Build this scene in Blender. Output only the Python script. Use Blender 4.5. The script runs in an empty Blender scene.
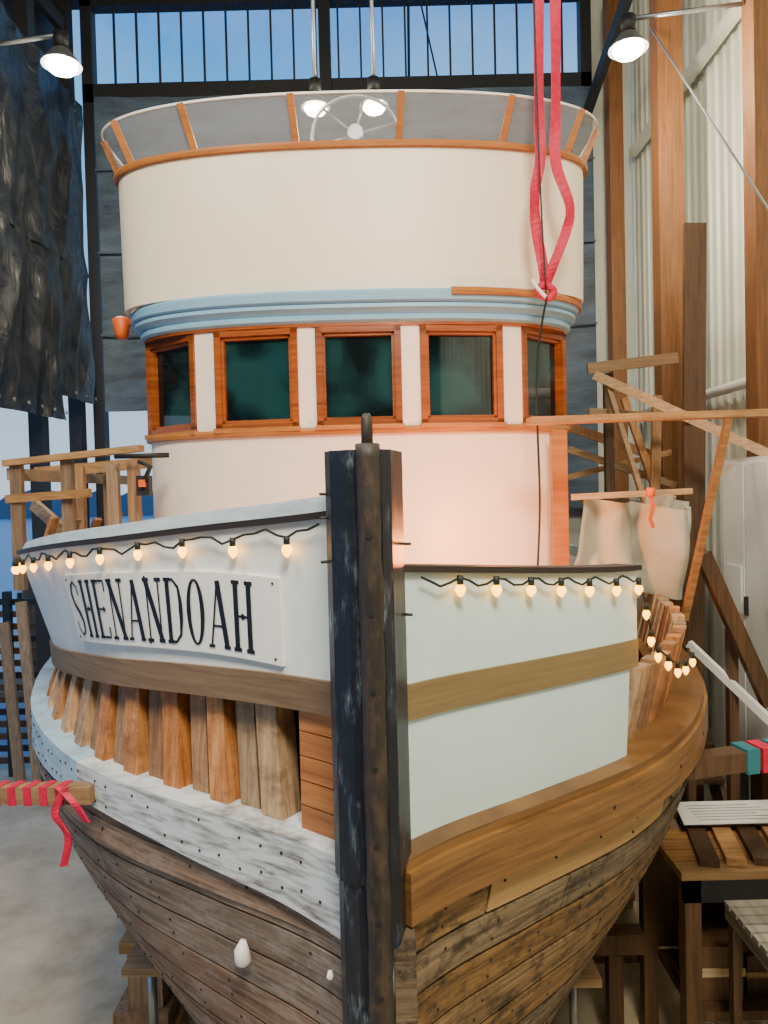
import bpy, math, random
from mathutils import Vector, Matrix, noise
random.seed(7)
R=random.random
def lin(c):
    return tuple(((v/255)/12.92 if v/255<=0.04045 else ((v/255+0.055)/1.055)**2.4) for v in c)+(1.0,)
# ---------------------------------------------------------------- materials
def newmat(name):
    m=bpy.data.materials.new(name); m.use_nodes=True
    nt=m.node_tree; b=nt.nodes['Principled BSDF']
    return m,nt,b
def mapping(nt,scale):
    tc=nt.nodes.new('ShaderNodeTexCoord'); mp=nt.nodes.new('ShaderNodeMapping')
    mp.inputs['Scale'].default_value=scale
    nt.links.new(tc.outputs['Object'],mp.inputs['Vector']); return mp
def ntex(nt,scale_vec,scale=1.0,detail=6,rough=.6,dist=0.0):
    mp=mapping(nt,scale_vec); n=nt.nodes.new('ShaderNodeTexNoise')
    n.inputs['Scale'].default_value=scale; n.inputs['Detail'].default_value=detail
    n.inputs['Roughness'].default_value=rough; n.inputs['Distortion'].default_value=dist
    nt.links.new(mp.outputs['Vector'],n.inputs['Vector']); return n
def ramp(nt,src,stops):
    r=nt.nodes.new('ShaderNodeValToRGB'); e=r.color_ramp.elements
    while len(e)<len(stops): e.new(.5)
    for i,(p,c) in enumerate(stops): e[i].position=p; e[i].color=c
    nt.links.new(src,r.inputs['Fac']); return r
def mix(nt,fac,a,b,mode='MIX'):
    m=nt.nodes.new('ShaderNodeMix'); m.data_type='RGBA'; m.blend_type=mode
    if isinstance(fac,(int,float)): m.inputs[0].default_value=fac
    else: nt.links.new(fac,m.inputs[0])
    for i,v in ((6,a),(7,b)):
        if isinstance(v,tuple): m.inputs[i].default_value=v
        else: nt.links.new(v,m.inputs[i])
    return m.outputs[2]
def bump(nt,b,h,strength=.3,dist=.01):
    bn=nt.nodes.new('ShaderNodeBump'); bn.inputs['Strength'].default_value=strength
    bn.inputs['Distance'].default_value=dist
    nt.links.new(h,bn.inputs['Height']); nt.links.new(bn.outputs['Normal'],b.inputs['Normal'])
def varnode(nt,col,lo,hi,hue=0):
    a=nt.nodes.new('ShaderNodeAttribute'); a.attribute_name='var'
    mr=nt.nodes.new('ShaderNodeMapRange'); mr.inputs[3].default_value=lo; mr.inputs[4].default_value=hi
    nt.links.new(a.outputs['Fac'],mr.inputs[0])
    h=nt.nodes.new('ShaderNodeHueSaturation'); nt.links.new(mr.outputs[0],h.inputs['Value'])
    if hue:
        mm=nt.nodes.new('ShaderNodeMath'); mm.operation='MULTIPLY'; mm.inputs[1].default_value=7.31; nt.links.new(a.outputs['Fac'],mm.inputs[0])
        fr=nt.nodes.new('ShaderNodeMath'); fr.operation='FRACT'; nt.links.new(mm.outputs[0],fr.inputs[0])
        m2=nt.nodes.new('ShaderNodeMapRange'); m2.inputs[3].default_value=.5-hue; m2.inputs[4].default_value=.5+hue*.6; nt.links.new(fr.outputs[0],m2.inputs[0]); nt.links.new(m2.outputs[0],h.inputs['Hue'])
        m3=nt.nodes.new('ShaderNodeMapRange'); m3.inputs[3].default_value=1.15; m3.inputs[4].default_value=.75; nt.links.new(fr.outputs[0],m3.inputs[0]); nt.links.new(m3.outputs[0],h.inputs['Saturation'])
    nt.links.new(col,h.inputs['Color']); return h.outputs['Color']
def plain(name,c,rough=.5,metal=0,emit=0,ecol=None,alpha=1):
    m,nt,b=newmat(name); b.inputs['Base Color'].default_value=lin(c)
    b.inputs['Roughness'].default_value=rough; b.inputs['Metallic'].default_value=metal
    n=ntex(nt,(1,1,1),18,3); bump(nt,b,n.outputs['Fac'],.06)
    if emit:
        b.inputs['Emission Color'].default_value=lin(ecol or c); b.inputs['Emission Strength'].default_value=emit
    if alpha<1: b.inputs['Alpha'].default_value=alpha
    return m
def paint(name,c,rough=.45,dirt=None,amount=.25,sc=(1,1,1),s=3,p0=.4,p1=.75):
    m,nt,b=newmat(name); d=dirt or tuple(int(v*.8) for v in c)
    n=ntex(nt,sc,s,6,.65)
    r=ramp(nt,n.outputs['Fac'],[(p0,(0,0,0,1)),(p1,(amount,amount,amount,1))])
    nt.links.new(mix(nt,r.outputs['Color'],lin(c),lin(d)),b.inputs['Base Color'])
    b.inputs['Roughness'].default_value=rough
    n2=ntex(nt,(1,1,1),9,4); bump(nt,b,n2.outputs['Fac'],.06,.02)
    return m
def wood(name,c1,c2,grain='h',lo=.75,hi=1.25,rough=.6,stain=None,stamt=.6,stscale=4,bs=.35,stz=2.5,hue=0):
    m,nt,b=newmat(name)
    gs={'h':(2.0,2.0,38),'v':(38,38,2.0),'x':(1.6,38,38),'y':(38,1.6,38)}[grain]
    n=ntex(nt,gs,1.0,8,.65,.6)
    r=ramp(nt,n.outputs['Fac'],[(.32,lin(c1)),(.68,lin(c2))])
    col=varnode(nt,r.outputs['Color'],lo,hi,hue)
    if stain:
        n2=ntex(nt,(1,1,stz),stscale,8,.75)
        r2=ramp(nt,n2.outputs['Fac'],[(.48,(0,0,0,1)),(.62,(stamt,stamt,stamt,1))])
        col=mix(nt,r2.outputs['Color'],col,lin(stain))
    nt.links.new(col,b.inputs['Base Color']); b.inputs['Roughness'].default_value=rough
    bump(nt,b,n.outputs['Fac'],bs,.008); return m
M={}
M['cream']=paint('cream_paint',(246,234,208),.4,(232,218,190),.3)
M['cabin']=paint('cabin_white_paint',(246,230,214),.4,(228,208,190),.3)
M['hullwhite']=paint('bulwark_white_paint',(230,238,236),.45,(208,216,214),.5)
M['hullpale']=paint('bulwark_pale_teal',(206,228,228),.5,(192,212,210),.5)  # pale teal tone for the port bulwark
M['blue']=paint('pale_blue_paint',(140,188,216),.4,(124,170,198),.5)
M['tan']=wood('weathered_tan_trim',(104,82,60),(132,108,82),'h',.9,1.1,.7)
M['tanR']=wood('painted_tan_trim',(116,96,60),(132,112,74),'h',.95,1.05,.6)
M['cap']=plain('dark_cap_paint',(40,32,26),.6)
M['grayboard']=paint('gray_blue_board',(176,192,198),.6,(120,130,135),.6,(1,1,3),5)
M['cover']=paint('worn_cover_plank_paint',(206,214,216),.6,(100,90,80),.95,(.8,.8,6),7,.44,.68)
M['coverblue']=paint('blue_cover_plank_paint',(170,202,222),.6,(140,146,146),.8,(1,1,5),6)
M['guard']=wood('guard_rail_wood',(98,66,32),(148,106,56),'h',.8,1.1,.5)
M['frames']=wood('fir_frames',(146,98,52),(212,164,106),'v',.35,1.15,.6,(80,56,34),.5,5,.35,2.5,.02)
M['ceilplank']=wood('cedar_inner_planks',(156,90,42),(206,136,72),'h',.7,1.1)
M['plankL']=wood('weathered_planks',(88,66,50),(154,126,102),'h',.75,1.12,.75,(170,158,146),.4,6,.6,2.5,.01)
M['plankR']=wood('mossy_planks',(78,58,36),(156,128,86),'h',.65,1.12,.75,(30,24,16),.85,9,.6,1.6,.010)
M['plankNew']=wood('new_plank',(152,118,72),(188,152,100),'h',.9,1.1)
M['seam_and_shade']=plain('dark_seam_and_gap_shade',(18,14,10),.9)
M['bung']=plain('bung_dots',(46,36,30),.8)
M['mahog']=wood('varnished_mahogany',(108,52,16),(166,90,34),'h',.85,1.15,.28,None,.5,4,.1)
M['trimwood']=wood('oiled_trim',(150,90,38),(188,122,58),'h',.9,1.1,.35,None,.5,4,.1)
M['rust']=wood('rusty_iron',(28,25,24),(54,46,40),'v',.9,1.1,.55,(86,68,54),.5,16,.6,.6)
def stem_mat():
    m,nt,b=newmat('chipped_black_paint')
    n=ntex(nt,(2.4,2.4,.5),14,10,.78)
    r=ramp(nt,n.outputs['Fac'],[(.0,lin((12,14,20))),(.52,lin((22,29,40))),(.59,lin((70,84,98))),(.67,lin((166,170,166)))])
    n2=ntex(nt,(1,1,.7),4,4)
    r2=ramp(nt,n2.outputs['Fac'],[(.42,(1,1,1,1)),(.58,(0,0,0,1))])
    nt.links.new(mix(nt,r2.outputs['Color'],r.outputs['Color'],lin((17,22,32))),b.inputs['Base Color'])
    b.inputs['Roughness'].default_value=.36; bump(nt,b,n.outputs['Fac'],.6,.01); return m
M['stem']=stem_mat()
m,nt,b=newmat('dark_window_glass'); n=ntex(nt,(1,1,1),2.2,2,.4,.3)
r=ramp(nt,n.outputs['Fac'],[(.42,lin((6,16,18))),(.5,lin((12,34,38))),(.62,lin((24,60,62)))])  # teal mottling painted into the base colour for pane reflections
nt.links.new(r.outputs['Color'],b.inputs['Base Color']); b.inputs['Roughness'].default_value=.03; b.inputs['IOR'].default_value=1.6; M['glass']=m
M['lumber']=wood('raw_lumber',(142,108,66),(196,160,108),'x',.5,1.15,hue=.012)
M['lumberv']=wood('raw_lumber_upright',(122,88,52),(178,138,88),'v',.5,1.15,hue=.012)
M['post']=wood('post_timber',(92,58,28),(134,88,46),'v',.85,1.1)
M['dark']=plain('dark_steel',(22,24,28),.6)
M['steel']=plain('galvanised_steel',(150,155,160),.35,.8)
M['pink']=paint('pink_webbing',(206,0,62),.6,(130,0,40),.6,(1,1,1),30)
M['letters']=plain('black_lettering',(14,14,18),.5)
M['sign']=paint('sign_white',(242,242,238),.5)
M['orange']=plain('orange_plastic',(226,100,20),.5)
M['white']=plain('white_plastic',(232,232,228),.5)
M['wpanel']=paint('white_panel',(228,230,226),.5)
M['bulb']=plain('bulb_glow',(255,200,50),.3,0,9.0,(255,166,14))
M['lampglow']=plain('lamp_glow',(255,236,200),.3,0,40,(255,232,190))
M['cable']=plain('black_cable',(16,28,22),.6)
M['paper']=plain('paper',(226,228,224),.7)
M['tealwrap']=plain('teal_cloth',(40,110,120),.8)
M['darkboard']=wood('dark_plank',(60,42,26),(98,70,44),'v',.8,1.1)
# ---------------------------------------------------------------- mesh builder
class MB:
    def __init__(s): s.v=[];s.f=[];s.m=[];s.r=[];s.mats=[];s.sm=[]
    def mi(s,k):
        if k not in s.mats: s.mats.append(k)
        return s.mats.index(k)
    def face(s,idx,k,r=.5,sm=False): s.f.append(idx); s.m.append(s.mi(k)); s.r.append(r); s.sm.append(sm)
    def add(s,pts): n=len(s.v); s.v+= [tuple(p) for p in pts]; return n
    def hexa(s,p,k,r=None):
        if r is None: r=R()
        n=s.add(p)
        for q in ((0,3,2,1),(4,5,6,7),(0,1,5,4),(1,2,6,5),(2,3,7,6),(3,0,4,7)): s.face([n+i for i in q],k,r)
    def box(s,a,b,k,r=None):
        x0,y0,z0=a;x1,y1,z1=b
        s.hexa([(x0,y0,z0),(x1,y0,z0),(x1,y1,z0),(x0,y1,z0),(x0,y0,z1),(x1,y0,z1),(x1,y1,z1),(x0,y1,z1)],k,r)
    def obox(s,o,u,v,n,u0,u1,v0,v1,n0,n1,k,r=None):
        P=lambda a,b,c:o+u*a+v*b+n*c
        s.hexa([P(u0,v0,n0),P(u1,v0,n0),P(u1,v0,n1),P(u0,v0,n1),P(u0,v1,n0),P(u1,v1,n0),P(u1,v1,n1),P(u0,v1,n1)],k,r)
    def beam(s,a,b,w,h,k,up=(0,0,1),r=None):
        a=Vector(a);b=Vector(b);d=(b-a);L=d.length;d.normalize()
        up=Vector(up)
        if abs(d.dot(up))>.95: up=Vector((0,1,0))
        sd=d.cross(up).normalized(); u2=sd.cross(d).normalized()
        s.obox(a,d,sd,u2,0,L,-w/2,w/2,-h/2,h/2,k,r)
    def tube(s,pts,rad,k,seg=8,caps=True,r=.5):
        pts=[Vector(p) for p in pts]; rs=rad if isinstance(rad,(list,tuple)) else [rad]*len(pts)
        rings=[];prev=None
        for i,p in enumerate(pts):
            d=(pts[min(i+1,len(pts)-1)]-pts[max(i-1,0)]).normalized()
            if prev is None:
                a=Vector((0,0,1)) if abs(d.z)<.9 else Vector((1,0,0))
                sd=d.cross(a).normalized()
            else: sd=(prev-d*prev.dot(d)).normalized()
            prev=sd; u=d.cross(sd)
            rings.append(s.add([p+(sd*math.cos(t)+u*math.sin(t))*rs[i] for t in [2*math.pi*j/seg for j in range(seg)]]))
        for i in range(len(rings)-1):
            for j in range(seg):
                s.face([rings[i]+j,rings[i]+(j+1)%seg,rings[i+1]+(j+1)%seg,rings[i+1]+j],k,r,True)
        if caps:
            s.face([rings[0]+j for j in range(seg)][::-1],k,r); s.face([rings[-1]+j for j in range(seg)],k,r)
    def disc(s,p,n,rad,k,th=.003,seg=6):
        n=Vector(n).normalized(); p=Vector(p); s.tube([p-n*.002,p+n*th],rad,k,seg)
    def loft(s,secs,k,r=.5,closed=True,sm=False,caps=True):
        m=len(secs[0]); ids=[s.add(q) for q in secs]
        for i in range(len(ids)-1):
            for j in range(m if closed else m-1):
                s.face([ids[i]+j,ids[i]+(j+1)%m,ids[i+1]+(j+1)%m,ids[i+1]+j],k,r,sm)
        if closed and caps:
            s.face([ids[0]+j for j in range(m)][::-1],k,r); s.face([ids[-1]+j for j in range(m)],k,r)
    def build(s,name,parent=None):
        me=bpy.data.meshes.new(name); me.from_pydata(s.v,[],s.f)
        for k in s.mats: me.materials.append(M[k])
        me.polygons.foreach_set('material_index',s.m); me.polygons.foreach_set('use_smooth',s.sm)
        at=me.attributes.new('var','FLOAT','FACE'); at.data.foreach_set('value',s.r)
        me.update()
        import bmesh
        bm=bmesh.new(); bm.from_mesh(me); bmesh.ops.recalc_face_normals(bm,faces=bm.faces); bm.to_mesh(me); bm.free()
        o=bpy.data.objects.new(name,me); bpy.context.scene.collection.objects.link(o)
        if parent: o.parent=parent
        return o
def empty(name):
    o=bpy.data.objects.new(name,None); bpy.context.scene.collection.objects.link(o); return o
def cat(tab,x):
    n=len(tab)
    if x<=tab[0][0]: return tab[0][1]
    if x>=tab[-1][0]: return tab[-1][1]
    for i in range(n-1):
        if x<=tab[i+1][0]: break
    def sl(j):
        if j==0: return (tab[1][1]-tab[0][1])/(tab[1][0]-tab[0][0])
        if j==n-1: return (tab[-1][1]-tab[-2][1])/(tab[-1][0]-tab[-2][0])
        return (tab[j+1][1]-tab[j-1][1])/(tab[j+1][0]-tab[j-1][0])
    x0,y0=tab[i];x1,y1=tab[i+1];h=x1-x0;t=(x-x0)/h
    return ((2*t**3-3*t*t+1)*y0+(t**3-2*t*t+t)*h*sl(i)+(-2*t**3+3*t*t)*y1+(t**3-t*t)*h*sl(i+1))
# ---------------------------------------------------------------- boat hull
BG=[(2.26,.06),(2.3,.10),(2.4,.21),(2.5,.34),(2.71,.65),(3.07,1.13),(3.5,1.50),(4,1.80),(4.4,1.97),(5,2.16),(6,2.36),(8,2.5),(10.3,2.35)]
cx=lambda Y:-.055-.04*(Y-2.3)
bg=lambda Y,z=0:cat(BG,Y)
ZG=2.66
def bh(Y,z):
    s=max(0,min(1,(ZG-z)/(ZG-.6))); p=.88+.5*(Y-2.3)
    return max(.05,cat(BG,Y)*(1-s**p))
def nrm(Y,f,z):
    d=(f(Y+.02,z)-f(max(2.26,Y-.02),z))/(Y+.02-max(2.26,Y-.02)); L=math.hypot(1,d); return 1/L,-d/L
def pt(side,Y,z,off,f=bg):
    nb,ny=nrm(Y,f,z); b=max(.0,f(Y,z)+off*nb)
    return Vector((cx(Y)+side*b,Y+off*ny,z))
def ys(y0,y1,n,p=1.7): return [y0+(y1-y0)*(i/n)**p for i in range(n+1)]
def strake(mb,side,y0,y1,zl,zh,ol,oh,th,k,r=None,n=30,f=bg,p=1.7):
    if r is None: r=R()
    zl_=zl if callable(zl) else (lambda Y:zl); zh_=zh if callable(zh) else (lambda Y:zh)
    ol_=ol if callable(ol) else (lambda Y:ol); oh_=oh if callable(oh) else (lambda Y:oh)
    secs=[]
    for Y in ys(y0,y1,n,p):
        a,b=zl_(Y),zh_(Y); q,w=ol_(Y),oh_(Y)
        secs.append([pt(side,Y,a,q,f),pt(side,Y,b,w,f),pt(side,Y,b,w-th,f),pt(side,Y,a,q-th,f)])
    mb.loft(secs,k,r)
T=lambda *a:(lambda Y:cat(list(a),Y))
boat=empty('wooden_fishing_boat')
zcuts=[ZG-.005-.145*i for i in range(14)]
for side,nm,mat in ((-1,'hull_planking_starboard','plankL'),(1,'hull_planking_port','plankR')):
    mb=MB()
    secs=[[pt(side,Y,z,-.03,bh) for z in [ZG-i*(ZG-.62)/20 for i in range(21)]] for Y in ys(2.3,10.3,46)]
    mb.loft(secs,'seam_and_shade',closed=False)
    for i in range(13):
        z1,z0=zcuts[i],zcuts[i+1]
        g=.012 if side==1 else .007
        zl=lambda Y,z=z0:z+g; zh=lambda Y,z=z1:z-.004
        cuts=[2.3,3.1+R()*1.2,5+R()*2,10.3]
        if side==1 and i==0: cuts[1]=2.55;cuts[2]=3.3
        elif side==1: cuts[1]=2.6+R()*.5;cuts[2]=3.5+R()
        for j in range(3):
            k=mat
            if side==1 and i==0 and j==1: k='plankNew'
            strake(mb,side,cuts[j]+(.004 if j else 0),cuts[j+1]-.003,zl,zh,0,0,.025,k,None,24 if j==0 else 18,bh,p=1.5 if j==0 else 1.2)
        for Y in [2.42+.16*q for q in range(26)]:
            for dz in (.045,.105):
                if R()<.45:
                    z=z0+dz; p_=pt(side,Y+R()*.02,z,0.0,bh); q_=pt(side,Y,z,.1,bh)-pt(side,Y,z,0,bh)
                    mb.disc(p_,q_,.006,'bung')
    mb.build(nm,boat)
mb=MB()
mb.box((cx(6)-.1,2.35,.35),(cx(6)+.1,10.3,.7),'plankR')
mb.loft([[(cx(10.3)+s*bh(10.3,z),10.3,z) for s in (-1,1)] for z in [ZG-i*.2 for i in range(11)]],'plankL',closed=False)
mb.build('keel_and_transom',boat)
mb=MB()
zc=T((2.3,2.86),(2.8,2.865),(4.4,2.87),(10.3,2.9)); zcl=T((2.3,2.60),(2.7,2.66),(3.1,2.71),(4.4,2.66),(10.3,2.66))
strake(mb,-1,2.28,3.2,zcl,zc,.02,.02,.26,'cover',.5,30)
strake(mb,-1,3.203,10.3,zcl,zc,.02,.02,.26,'coverblue',.6,30,p=1.2)
strake(mb,-1,2.28,10.3,2.55,lambda Y:zcl(Y)+.01,-.005,-.005,.05,'plankL',.6,36)
for Y in [2.36+.055*i for i in range(44)]:
    for fz in (.25,.72):
        if R()<.7:
            z=zcl(Y)+(zc(Y)-zcl(Y))*(fz+.16*(R()-.5)); mb.disc(pt(-1,Y,z,.02),pt(-1,Y,z,.1)-pt(-1,Y,z,0),.0055,'bung')
mb.build('cover_plank_starboard',boat)
mb=MB()
strake(mb,1,2.27,3.75,2.665,2.83,.055,.055,.09,'guard',.45,40)
strake(mb,1,3.753,10.3,2.665,2.83,.055,.055,.09,'guard',.6,20,p=1)
strake(mb,1,2.27,10.3,2.83,2.865,.035,.035,.3,'guard',.1,44)
for Y in (2.9,3.3,3.72,4.1): mb.disc(pt(1,Y,2.75,.055),pt(1,Y,2.75,.2)-pt(1,Y,2.75,0),.009,'bung')
mb.build('guard_rail_port',boat)
L1=T((2.3,3.93),(2.71,3.87),(3.07,3.815),(4.4,3.68),(6,3.6),(10.3,3.6))
L2=T((2.3,3.40),(2.71,3.375),(3.07,3.33),(4.2,3.19),(6,3.1),(10.3,3.1))
L3=lambda Y:L2(Y)-.115
OB=T((2.3,-.03),(2.8,-.05),(3.5,-.10),(10.3,-.11))
OT=T((2.3,-.03),(2.7,-.02),(3.2,.01),(4,.045),(5,.05),(10.3,.0))
off=lambda d:(lambda Y:OT(Y)+d)
mb=MB()
strake(mb,-1,2.3,10.3,L2,L1,OB,OT,.04,'hullwhite',.5,50)
strake(mb,-1,2.3,10.3,L3,L2,lambda Y:OB(Y)+.008,lambda Y:OB(Y)+.016,.06,'tan',.5,50)
strake(mb,-1,2.3,10.3,L1,lambda Y:L1(Y)+.022,off(.015),off(.015),.10,'cap',.5,50)
strake(mb,-1,2.3,10.3,lambda Y:L1(Y)+.024,lambda Y:L1(Y)+.075-.006*(Y-2.3),off(-.01),off(-.03),.05,'grayboard',.5,50)
mb.build('bulwark_starboard',boat)
R1=T((2.3,3.75),(3.05,3.65),(4.4,3.6),(10.3,3.55))
R2=T((2.3,3.385),(3.05,3.357),(4.4,3.3),(10.3,3.3))
mb=MB()
strake(mb,1,2.3,3.11,R2,R1,-.03,-.03,.04,'hullpale',.5,24)
strake(mb,1,2.3,3.10,lambda Y:R2(Y)-.115,R2,-.018,-.018,.05,'tanR',.5,24)
strake(mb,1,2.3,3.06,2.86,lambda Y:R2(Y)-.115,-.05,-.03,.04,'hullpale',.5,24)
strake(mb,1,2.3,3.12,R1,lambda Y:R1(Y)+.022,-.01,-.01,.12,'cap',.5,24)
strake(mb,1,5.8,10.3,2.86,lambda Y:3.35,-.05,-.03,.04,'hullpale',.5,14,p=1)
mb.build('bulwark_port',boat)
def arcY(side,y0,y1,step,off):
    out=[];Y=y0;last=pt(side,Y,3,off)
    while Y<y1:
        Y+=.004; q=pt(side,Y,3,off)
        if (q-last).length>=step: out.append(Y); last=q
    return out
mb=MB()
for i,Y in enumerate(arcY(-1,2.46,6.5,.128,-.08)):
    w=.042+.008*R(); Z1=L3(Y)+.05; Yt=Y+.03
    t=(pt(-1,Y+.02,3,0)-pt(-1,Y-.02,3,0)).normalized(); n=Vector((t.y,-t.x,0))
    if n.x>0: n=-n
    e=-.03*(i%2)
    a=pt(-1,Y,2.85,-.055+e); b=pt(-1,Yt,Z1,OB(Yt)-.05+e)
    mb.hexa([a-t*w,a+t*w,a+t*w-n*.10,a-t*w-n*.10,b-t*w,b+t*w,b+t*w-n*.10,b-t*w-n*.10],'frames',(.15+.35*R()) if i%2 else (.6+.4*R()))
for i,Y in enumerate(arcY(1,3.08,5.8,.16,-.1)):
    w=.050; Z1=3.20+.03*R()
    a=pt(1,Y,2.86,-.13); b=pt(1,Y+.012,Z1,-.05)
    t=(pt(1,Y+.02,3,0)-pt(1,Y-.02,3,0)).normalized(); n=Vector((t.y,-t.x,0))
    if n.x<0: n=-n
    mb.hexa([a-t*w,a+t*w,a+t*w-n*.07,a-t*w-n*.07,b-t*w,b+t*w,b+t*w-n*.07,b-t*w-n*.07],'frames',(.25+.3*R()) if i%2 else (.6+.4*R()))
mb.build('hull_frames',boat)
mb=MB()
for side in (-1,1):
    for i in range(5):
        strake(mb,side,2.36,7,2.80+i*.1,2.895+i*.1,-.34,-.34,.02,'ceilplank',None,26)
strake(mb,-1,2.46,7,2.86,3.3,-.22,-.22,.01,'seam_and_shade',.5,30)  # dark sheet behind the frames, painting in the shade of the gaps
for i in range(5): strake(mb,-1,2.36,2.455,2.86+i*.085,2.94+i*.085,-.055,-.055,.05,'ceilplank',None,5,p=1)
mb.build('inner_planking',boat)
mb=MB()
secs=[]
for Y in ys(2.75,10.25,30,1.3):
    b=max(.05,bg(Y)-.36); secs.append([(cx(Y)-b,Y,3.28),(cx(Y)+b,Y,3.28),(cx(Y)+b,Y,3.33),(cx(Y)-b,Y,3.33)])
M['deckm']=wood('gray_deck',(120,122,120),(160,160,156),'y',.8,1.1,.7)
mb.loft(secs,'deckm'); mb.build('foredeck',boat)
mb=MB(); sx=-.055
def stemsec(z,k=1.0,dy=0):
    return [(sx+x*k,Y+dy,z) for x,Y in ((-.05,2.12),(.05,2.12),(.078,2.15),(.115,2.3),(.115,2.62),(-.115,2.62),(-.118,2.20),(-.10,2.15))]
mb.loft([stemsec(z) for z in [2.86+i*.1 for i in range(13)]+[4.125]],'stem')
mb.loft([stemsec(z,.92,.01) for z in [.6,1.2,1.8,2.4,2.86]],'stem')
mb.box((sx+.05,2.14,.6),(sx+.118,2.5,2.655),'plankR')
mb.build('stem_post',boat)
mb=MB()
secs=[]
for z in [.6+j*.05 for j in range(71)]+[4.14]:
    w=.036+.006*noise.noise(Vector((0,0,z*9))); dd=.008*noise.noise(Vector((4,0,z*14)))
    secs.append([(sx+.012+x*w,y+dd,z) for x,y in ((-1,2.125),(-.85,2.085),(-.35,2.068),(.35,2.068),(.85,2.085),(1,2.125))])
mb.loft(secs,'rust',sm=True)
mb.tube([(sx+.012,2.1,4.1),(sx+.012,2.1,4.21),(sx+.012,2.1,4.225)],[.018,.017,.009],'rust',10)
for z in [1.9+.22*i for i in range(10)]: mb.disc((sx+.012,2.07,z),(0,-1,0),.009,'dark',.005,8)
for z in (3.62,3.84): mb.tube([(sx+.1,2.3,z),(sx+.135,2.28,z)],.005,'rust',6)
for z in (3.8,3.93,4.0): mb.tube([(sx-.1,2.2,z),(sx-.132,2.17,z)],.005,'rust',6)
mb.build('stem_iron_strap',boat)
# name board
def fo(Y,z):
    t=(z-L2(Y))/(L1(Y)-L2(Y)); return OB(Y)*(1-t)+OT(Y)*t
S=[];Y=3.32;acc=0;last=pt(-1,Y,3.5,fo(Y,3.55))
while Y>2.33:
    S.append((acc,Y)); Y-=.005; q=pt(-1,Y,3.5,fo(Y,3.55)); acc+=(q-last).length; last=q
def Yof(s):
    for i in range(len(S)-1):
        if S[i+1][0]>=s:
            a,b=S[i],S[i+1]; return a[1]+(b[1]-a[1])*(s-a[0])/(b[0]-a[0])
    return S[-1][1]
zmid=T((2.4,3.565),(2.7,3.578),(3.3,3.515))
def nb_(s,h,off): Y=Yof(s); z=zmid(Y)+h; return pt(-1,Y,z,fo(Y,z)+off)
BL=1.345
mb=MB(); secs=[]
for i in range(41):
    s=.03+BL*i/40; secs.append([nb_(s,-.15,.016),nb_(s,.15,.016),nb_(s,.15,.001),nb_(s,-.15,.001)])
mb.loft(secs,'sign')
for s in (.06,.68,1.345):
    for h in (-.13,.13): mb.disc(nb_(s,h,.016),nb_(s,h,.1)-nb_(s,h,0),.005,'bung')
LW,LH=.098,.24
def stroke(s0,pts,w,closed=False):
    pp=[]
    for a,b in zip(pts[:-1],pts[1:]):
        n=max(1,int(math.hypot(b[0]-a[0],b[1]-a[1])/.015))
        pp+=[(a[0]+(b[0]-a[0])*i/n,a[1]+(b[1]-a[1])*i/n) for i in range(n)]
    pp.append(pts[-1]); L=[];ww=w if callable(w) else (lambda t:w)
    for i,p in enumerate(pp):
        a=pp[max(i-1,0)];b=pp[min(i+1,len(pp)-1)]
        dx,dy=b[0]-a[0],b[1]-a[1];l=math.hypot(dx,dy) or 1; nx,ny=-dy/l,dx/l
        h=ww(i/(len(pp)-1))/2
        L.append([nb_(s0+p[0]+nx*h,p[1]+ny*h,.019),nb_(s0+p[0]-nx*h,p[1]-ny*h,.019)])
    mb.loft(L,'letters',closed=False)
def letter(ch,s0):
    w,h=LW,LH/2; tk,tn=.023,.008
    V=lambda x,k=tk:(stroke(s0,[(x,-h),(x,h)],k),stroke(s0,[(x-.019,-h),(x+.019,-h)],.014),stroke(s0,[(x-.019,h),(x+.019,h)],.014))
    dia=lambda x,y=0:stroke(s0,[(x-.015,y),(x+.015,y)],lambda t:.001+.024*(1-abs(2*t-1)))
    if ch=='H': V(.018);V(w-.018);stroke(s0,[(.018,0),(w-.018,0)],tn);dia(w/2)
    if ch=='E':
        V(.018);stroke(s0,[(.0,h),(w-.006,h),(w-.006,h-.045)],.01);stroke(s0,[(0,-h),(w-.006,-h),(w-.006,-h+.045)],.01);stroke(s0,[(.018,0),(w-.03,0)],tn);dia(w-.03)
    if ch=='N': V(.014,.009);V(w-.014,.009);stroke(s0,[(.012,h),(w-.012,-h)],.025)
    if ch=='A':
        stroke(s0,[(.008,-h),(w/2,h)],.009);stroke(s0,[(w/2,h),(w-.012,-h)],.024);stroke(s0,[(.02,-.045),(w-.025,-.045)],tn)
        for x in (.008,w-.012): stroke(s0,[(x-.016,-h),(x+.016,-h)],.012)
    if ch=='D':
        V(.018); stroke(s0,[(.0,h),(w*.5,h),(w*.8,h*.75),(w*.88,h*.3),(w*.88,-h*.3),(w*.8,-h*.75),(w*.5,-h),(0,-h)],lambda t:.010+.013*max(0,1-abs(2*t-1)*1.6))
    if ch=='O':
        stroke(s0,[(w/2+.037*math.sin(a)*1.0,h*math.cos(a)) for a in [2*math.pi*i/24 for i in range(25)]],lambda t:.008+.015*abs(math.sin(2*math.pi*t)))
    if ch=='S':
        P=[(w-.012,h*.5),(w-.014,h*.8),(w*.55,h),(w*.25,h*.85),(.015,h*.5),(w*.28,h*.18),(w*.65,-h*.15),(w-.014,-h*.5),(w*.75,-h*.88),(w*.45,-h),(.014,-h*.8),(.012,-h*.5)]
        stroke(s0,P,lambda t:.010+.013*max(0,1-abs(2*t-1)*1.5))
sp=(BL-.15)/10
for i,ch in enumerate('SHENANDOAH'): letter(ch,.075+i*sp)
mb.build('name_board',boat)
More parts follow.
